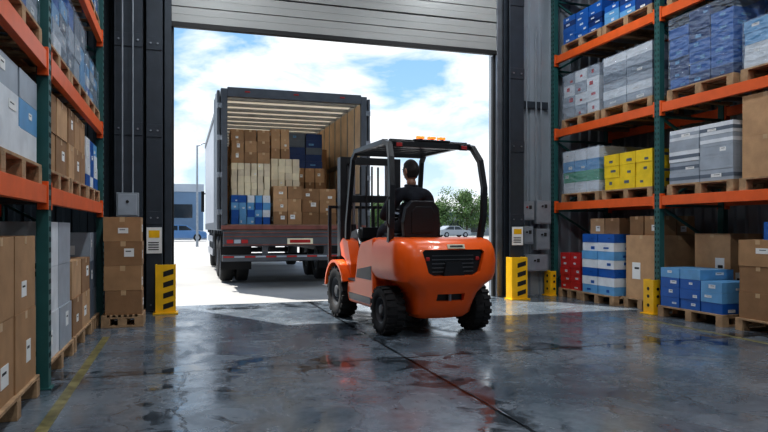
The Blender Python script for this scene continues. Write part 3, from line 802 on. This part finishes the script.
mb.bb(TX0+0.02,TX1-0.02,TY0-0.03,TY0+0.05,TB-0.42,TB-0.12,TR_GREY)
for zz in (TB-0.17,TB-0.24,TB-0.40): mb.bb(TX0+0.02,TX1-0.02,TY0-0.045,TY0-0.03,zz,zz+0.018,TR_RUST)
mb.bb(TX0+0.0,TX1-0.0,TY0-0.06,TY0+0.06,0.52,0.64,TR_GREY)
n=14
for i in range(n):
    x0=TX0+0.02+(TX1-TX0-0.04)*i/n; x1=TX0+0.02+(TX1-TX0-0.04)*(i+1)/n
    mb.bb(x0+0.003,x1-0.003,TY0-0.064,TY0-0.06,0.59,0.62,REDREFL if i%2==0 else GREYC)
for s in (-1,1):
    xc=(TX0+TX1)/2+s*1.12
    for k in range(3): mb.bb(xc-0.2+k*0.135,xc-0.08+k*0.135,TY0-0.05,TY0-0.03,TB-0.36,TB-0.29,REDREFL if k!=1 else GREYC)
    mb.bb((TX0+TX1)/2+s*0.6-0.05,(TX0+TX1)/2+s*0.6+0.05,TY0+0.0,TY0+0.1,0.6,TB-0.12,TR_GREY)
mb.bb(1.95,2.45,TY0-0.05,TY0-0.04,TB-0.38,TB-0.27,PLATE); mb.bb(2.0,2.4,TY0-0.053,TY0-0.05,TB-0.355,TB-0.295,REDREFL)
for s in (-1,1):
    xx=(TX0+TX1)/2+s*0.45; mb.bb(xx-0.06,xx+0.06,TY0+0.1,TY1+1.8,0.72,TB-0.12,BLACKM)
y=TY0+0.4
while y<TY1: mb.bb(TX0+0.05,TX1-0.05,y,y+0.08,TB-0.2,TB-0.12,BLACKM); y+=0.7
mb.obj('bumper_and_chassis',tk,bevel=0.004)
mb=MB()
for yy in (14.45,15.65,20.3):
    for xc in ([TX0+0.20,TX0+0.52,TX1-0.52,TX1-0.20] if yy<20 else [TX0+0.25,TX1-0.25]):
        wheel(mb,xc,yy,0.48,0.27,0.56,lugs=0,rm=STEEL)
    mb.bb(TX0+0.3,TX1-0.3,yy-0.07,yy+0.07,0.41,0.55,BLACKM)
for s in (0,1):
    x0,x1=(TX0+0.05,TX0+0.68) if s==0 else (TX1-0.68,TX1-0.05)
    mb.bb(x0,x1,16.3,16.32,0.3,TB-0.2,RUBBER); mb.bb(x0,x1,13.85,13.87,0.28,TB-0.2,RUBBER)
mb.bb(TX0+0.02,TX0+0.05,16.8,19.5,0.45,0.62,STEEL); mb.bb(TX0+0.02,TX0+0.05,16.8,19.5,0.8,0.95,STEEL)
mb.bb(TX1-0.05,TX1-0.02,16.8,19.5,0.45,0.62,STEEL)
for y in (16.9,18.2,19.4): mb.bb(TX0+0.05,TX0+0.1,y,y+0.06,0.45,TB-0.12,STEEL)
mb.obj('wheels',tk)
mb=MB()
mb.prism_x([(21.35,0.6),(23.3,0.6),(23.35,1.6),(23.1,2.9),(22.7,3.2),(21.35,3.25)],TX0+0.12,TX1-0.12,TR_WHITE)
mb.bb(TX0+0.11,TX0+0.12,21.9,22.9,1.7,2.6,GLASS_D); mb.bb(TX1-0.12,TX1-0.11,21.9,22.9,1.7,2.6,GLASS_D)
mb.bb(TX0-0.08,TX0+0.02,22.9,22.98,1.7,2.4,BLACKM); mb.bb(TX1-0.02,TX1+0.08,22.9,22.98,1.7,2.4,BLACKM)
mb.bb(TX0-0.08,TX0+0.14,22.92,22.96,2.3,2.34,BLACKM)
mb.bb(TX1-0.14,TX1+0.08,22.92,22.96,2.3,2.34,BLACKM)
mb.bb(TX0+0.3,TX1-0.3,23.22,23.32,1.75,2.6,GLASS_D)
mb.obj('cab',tk,bevel=0.04,seg=2)
def tstack(*a,**k):
    o=stack(*a,pal=False,**k); o.parent=tk; return o
Z0=TB+0.002
tstack('blue_white_cartons',0.92,1.68,12.85,13.6,Z0,1.79,5,2,4,[LBLUE,BLUE,WHITE],tape=False,label=0.5)
tstack('pale_cartons',0.92,1.68,12.87,13.6,1.79,2.42,6,2,5,PALE,tape=False,label=0.1)
tstack('cardboard_boxes_top',0.92,1.68,12.9,13.6,2.42,3.08,3,2,3,CARD,label=0.3)
tstack('cardboard_boxes_mid',1.72,2.30,12.80,13.5,Z0,1.98,2,1,3,CARD,label=0.5)
tstack('pale_cartons_mid',1.72,2.30,13.1,13.9,1.98,2.55,4,2,4,PALE,tape=False,label=0.1)
tstack('cardboard_boxes_midtop',1.72,2.10,13.1,13.9,2.55,3.15,2,2,3,CARD,label=0.3)
tstack('cardboard_boxes_right',2.33,3.05,13.0,13.7,Z0,1.95,2,2,3,CARD,label=0.5)
tstack('cardboard_boxes_back',2.33,3.0,13.9,14.7,Z0,2.45,3,2,4,CARD,label=0.3)
tstack('dark_cartons',2.20,2.95,13.92,14.7,2.45,3.2,2,2,5,[BLUED,GREYD,BLUED],tape=False,label=0.6,labm=LBLUE)
tstack('cardboard_boxes_front',0.92,3.3,15.0,16.4,Z0,3.0,5,2,4,CARD,label=0.3)

# ------------------------------------------------------------------ surroundings
BLD=mat('blue_grey_building',(0.14,0.22,0.32),0.5,var=0.1,scale=0.5); BLD2=mat('light_building',(0.42,0.46,0.50),0.5,scale=0.5)
mb=MB(); mb.bb(-26,2.2,70,90,-0.02,5.6,BLD); mb.bb(-26,2.25,69.9,70,4.9,5.7,BLD2); mb.bb(-26,2.2,69.94,70,-0.02,0.9,BLD2)
for i in range(8): mb.bb(-24+i*3.3,-22+i*3.3,69.95,70,2.2,3.6,GLASS_D)
mb.obj('warehouse_building')
mb=MB(); mb.bb(22,70,92,110,-0.02,3.3,BLD2); mb.bb(22,70,91.9,92,2.9,3.5,BLD)
for i in range(12): mb.bb(24+i*3.8,26.4+i*3.8,91.95,92,0.5,2.3,GLASS_D)
mb.obj('warehouse_building')
mb=MB(); mb.tube([(0.95,42,-0.02),(0.95,42,6.3)],0.07,STEEL,10,rs=[0.08,0.05]); mb.tube([(0.95,42,6.25),(1.3,42,6.45),(1.9,42,6.5)],0.04,STEEL,8); mb.box((2.05,42,6.48),(0.5,0.2,0.09),STEEL); mb.obj('street_lamp')
def car(x,y,col,rz=0):
    pm=mat('car_paint',col,0.25,0.3,var=0.02,coat=0.6); mb=MB(); M=Matrix.Translation((x,y,-0.02))@Matrix.Rotation(rz,4,'Z')
    body=[(-2.15,0.3),(2.15,0.3),(2.2,0.6),(2.05,0.85),(1.1,0.95),(0.45,1.42),(-1.0,1.45),(-1.75,1.0),(-2.2,0.92)]
    mb.prism_y(body,-0.87,0.87,pm,M)
    for s in (-1,1):
        mb.prism_y([(-1.5,0.98),(-0.95,1.36),(-0.3,1.37),(-0.3,0.96)],s*0.872,s*0.86,GLASS_D,M)
        mb.prism_y([(-0.2,0.96),(-0.2,1.37),(0.4,1.35),(0.95,0.97)],s*0.872,s*0.86,GLASS_D,M)
        for wx in (-1.35,1.35):
            mb.lathe([(0.18,-0.1),(0.33,-0.1),(0.33,0.1),(0.18,0.1)],RUBBER,24,M@Matrix.Translation((wx,s*0.8,0.33))@Matrix.Rotation(math.radians(90),4,'Z'),closed=True)
            mb.cyl((wx,s*0.8,0.33),(wx,s*0.905,0.33),0.19,STEEL,16,M)
    mb.obj('parked_car',bevel=0.04,seg=2)
car(0.0,60,(0.10,0.22,0.42)); car(-5.4,62,(0.05,0.12,0.3)); car(33.0,76,(0.30,0.33,0.36),0.1)
LEAF=mat('tree_leaves',(0.12,0.20,0.065),0.7,var=0.5,scale=0.8); BARK=mat('tree_bark',(0.14,0.11,0.09),0.9)
def tree(x,y,h,w):
    mb=MB(); mb.tube([(x,y,-0.02),(x+0.1,y,h*0.3),(x,y,h*0.7)],0.15,BARK,8,rs=[0.2,0.14,0.06])
    for k in range(4):
        a=k*1.6; mb.tube([(x+0.05,y,h*0.35),(x+w*0.3*math.cos(a),y+w*0.3*math.sin(a),h*0.6)],0.06,BARK,6,rs=[0.09,0.03])
    vs=[];fs=[]
    for c in range(22):
        a=random.uniform(0,6.28); rr=random.uniform(0,0.42)*w; cz=random.uniform(0.30,0.88)*h
        c0=Vector((x+rr*math.cos(a),y+rr*math.sin(a)*0.6,cz)); R=random.uniform(0.14,0.24)*w
        for q in range(260):
            d=Vector((random.gauss(0,1),random.gauss(0,1),random.gauss(0,1))).normalized()
            p=c0+d*R*random.uniform(0.6,1.05)
            u=Vector((random.gauss(0,1),random.gauss(0,1),random.gauss(0,1))).normalized(); v=d.cross(u).normalized(); s=random.uniform(0.09,0.17)
            o=len(vs); vs+=[p-u*s,p+v*s*0.6,p+u*s,p-v*s*0.6]; fs.append((o,o+1,o+2,o+3))
    mb.add(vs,fs,LEAF); mb.obj('leafy_tree',recalc=False)
for (x,y,h,w) in ((26.5,87,5.0,6),(31,86,5.6,6.5),(35.5,87,5.0,6),(39.5,86,6.6,7),(44,87,5.8,7),(48.5,86,7.0,7)): tree(x,y,h,w)

# ------------------------------------------------------------------ lights
sun=bpy.data.lights.new('sun','SUN'); sun.energy=7.0; sun.angle=math.radians(0.6); sun.color=(1,0.95,0.88)
so=bpy.data.objects.new('sun',sun); COL.objects.link(so)
so.rotation_euler=Vector((0.45,-0.80,-1.45)).to_track_quat('-Z','Y').to_euler(); so.location=(-5,30,30)
LAMP=mat('lamp_diffuser',(0.9,0.95,1.0),0.4,emit=6)
for lx in (0.6,4.6):
    for ly in (-4.0,0.2,4.3,7.9):
        mb=MB(); mb.bb(lx-0.15,lx+0.15,ly-0.65,ly+0.65,6.05,6.13,STEEL); mb.bb(lx-0.13,lx+0.13,ly-0.62,ly+0.62,6.035,6.05,LAMP)
        mb.cyl((lx,ly-0.4,6.13),(lx,ly-0.4,CZ),0.006,STEEL,6); mb.cyl((lx,ly+0.4,6.13),(lx,ly+0.4,CZ),0.006,STEEL,6)
        o=mb.obj('high_bay_lamp')
        al=bpy.data.lights.new('lamp_light','AREA'); al.shape='RECTANGLE'; al.size=0.26; al.size_y=1.24; al.energy=62; al.color=(0.90,0.95,1.0)
        ao=bpy.data.objects.new('lamp_light',al); COL.objects.link(ao); ao.location=(lx,ly,6.02); ao.parent=o

# ------------------------------------------------------------------ sky
w=bpy.data.worlds.new('sky'); scene.world=w; w.use_nodes=True; nt=w.node_tree; N=nt.nodes; L=nt.links
bg=N['Background']; tc=N.new('ShaderNodeTexCoord'); sep=N.new('ShaderNodeSeparateXYZ'); L.new(tc.outputs['Generated'],sep.inputs[0])
r=N.new('ShaderNodeValToRGB'); L.new(sep.outputs[2],r.inputs[0]); e=r.color_ramp.elements
e[0].position=0.0; e[0].color=(0.74,0.86,0.95,1); e[1].position=0.55; e[1].color=(0.10,0.30,0.70,1)
x=e.new(0.18); x.color=(0.36,0.61,0.88,1)
mp=N.new('ShaderNodeMapping'); mp.inputs['Scale'].default_value=(1,1,2.4); mp.inputs['Location'].default_value=(0.3,0.1,0.2); L.new(tc.outputs['Generated'],mp.inputs[0])
n=N.new('ShaderNodeTexNoise'); n.inputs['Scale'].default_value=6.5; n.inputs['Detail'].default_value=10; n.inputs['Roughness'].default_value=0.55; n.inputs['Distortion'].default_value=0.25; L.new(mp.outputs[0],n.inputs['Vector'])
r2=N.new('ShaderNodeValToRGB'); L.new(n.outputs['Fac'],r2.inputs[0]); r2.color_ramp.elements[0].position=0.43; r2.color_ramp.elements[1].position=0.58
mix=N.new('ShaderNodeMixRGB'); L.new(r2.outputs[0],mix.inputs[0]); L.new(r.outputs[0],mix.inputs[1]); mix.inputs[2].default_value=(0.94,0.97,1.0,1)
L.new(mix.outputs[0],bg.inputs[0]); bg.inputs[1].default_value=1.05
scene.view_settings.view_transform='Standard'
try: scene.view_settings.look='Medium High Contrast'
except Exception: pass
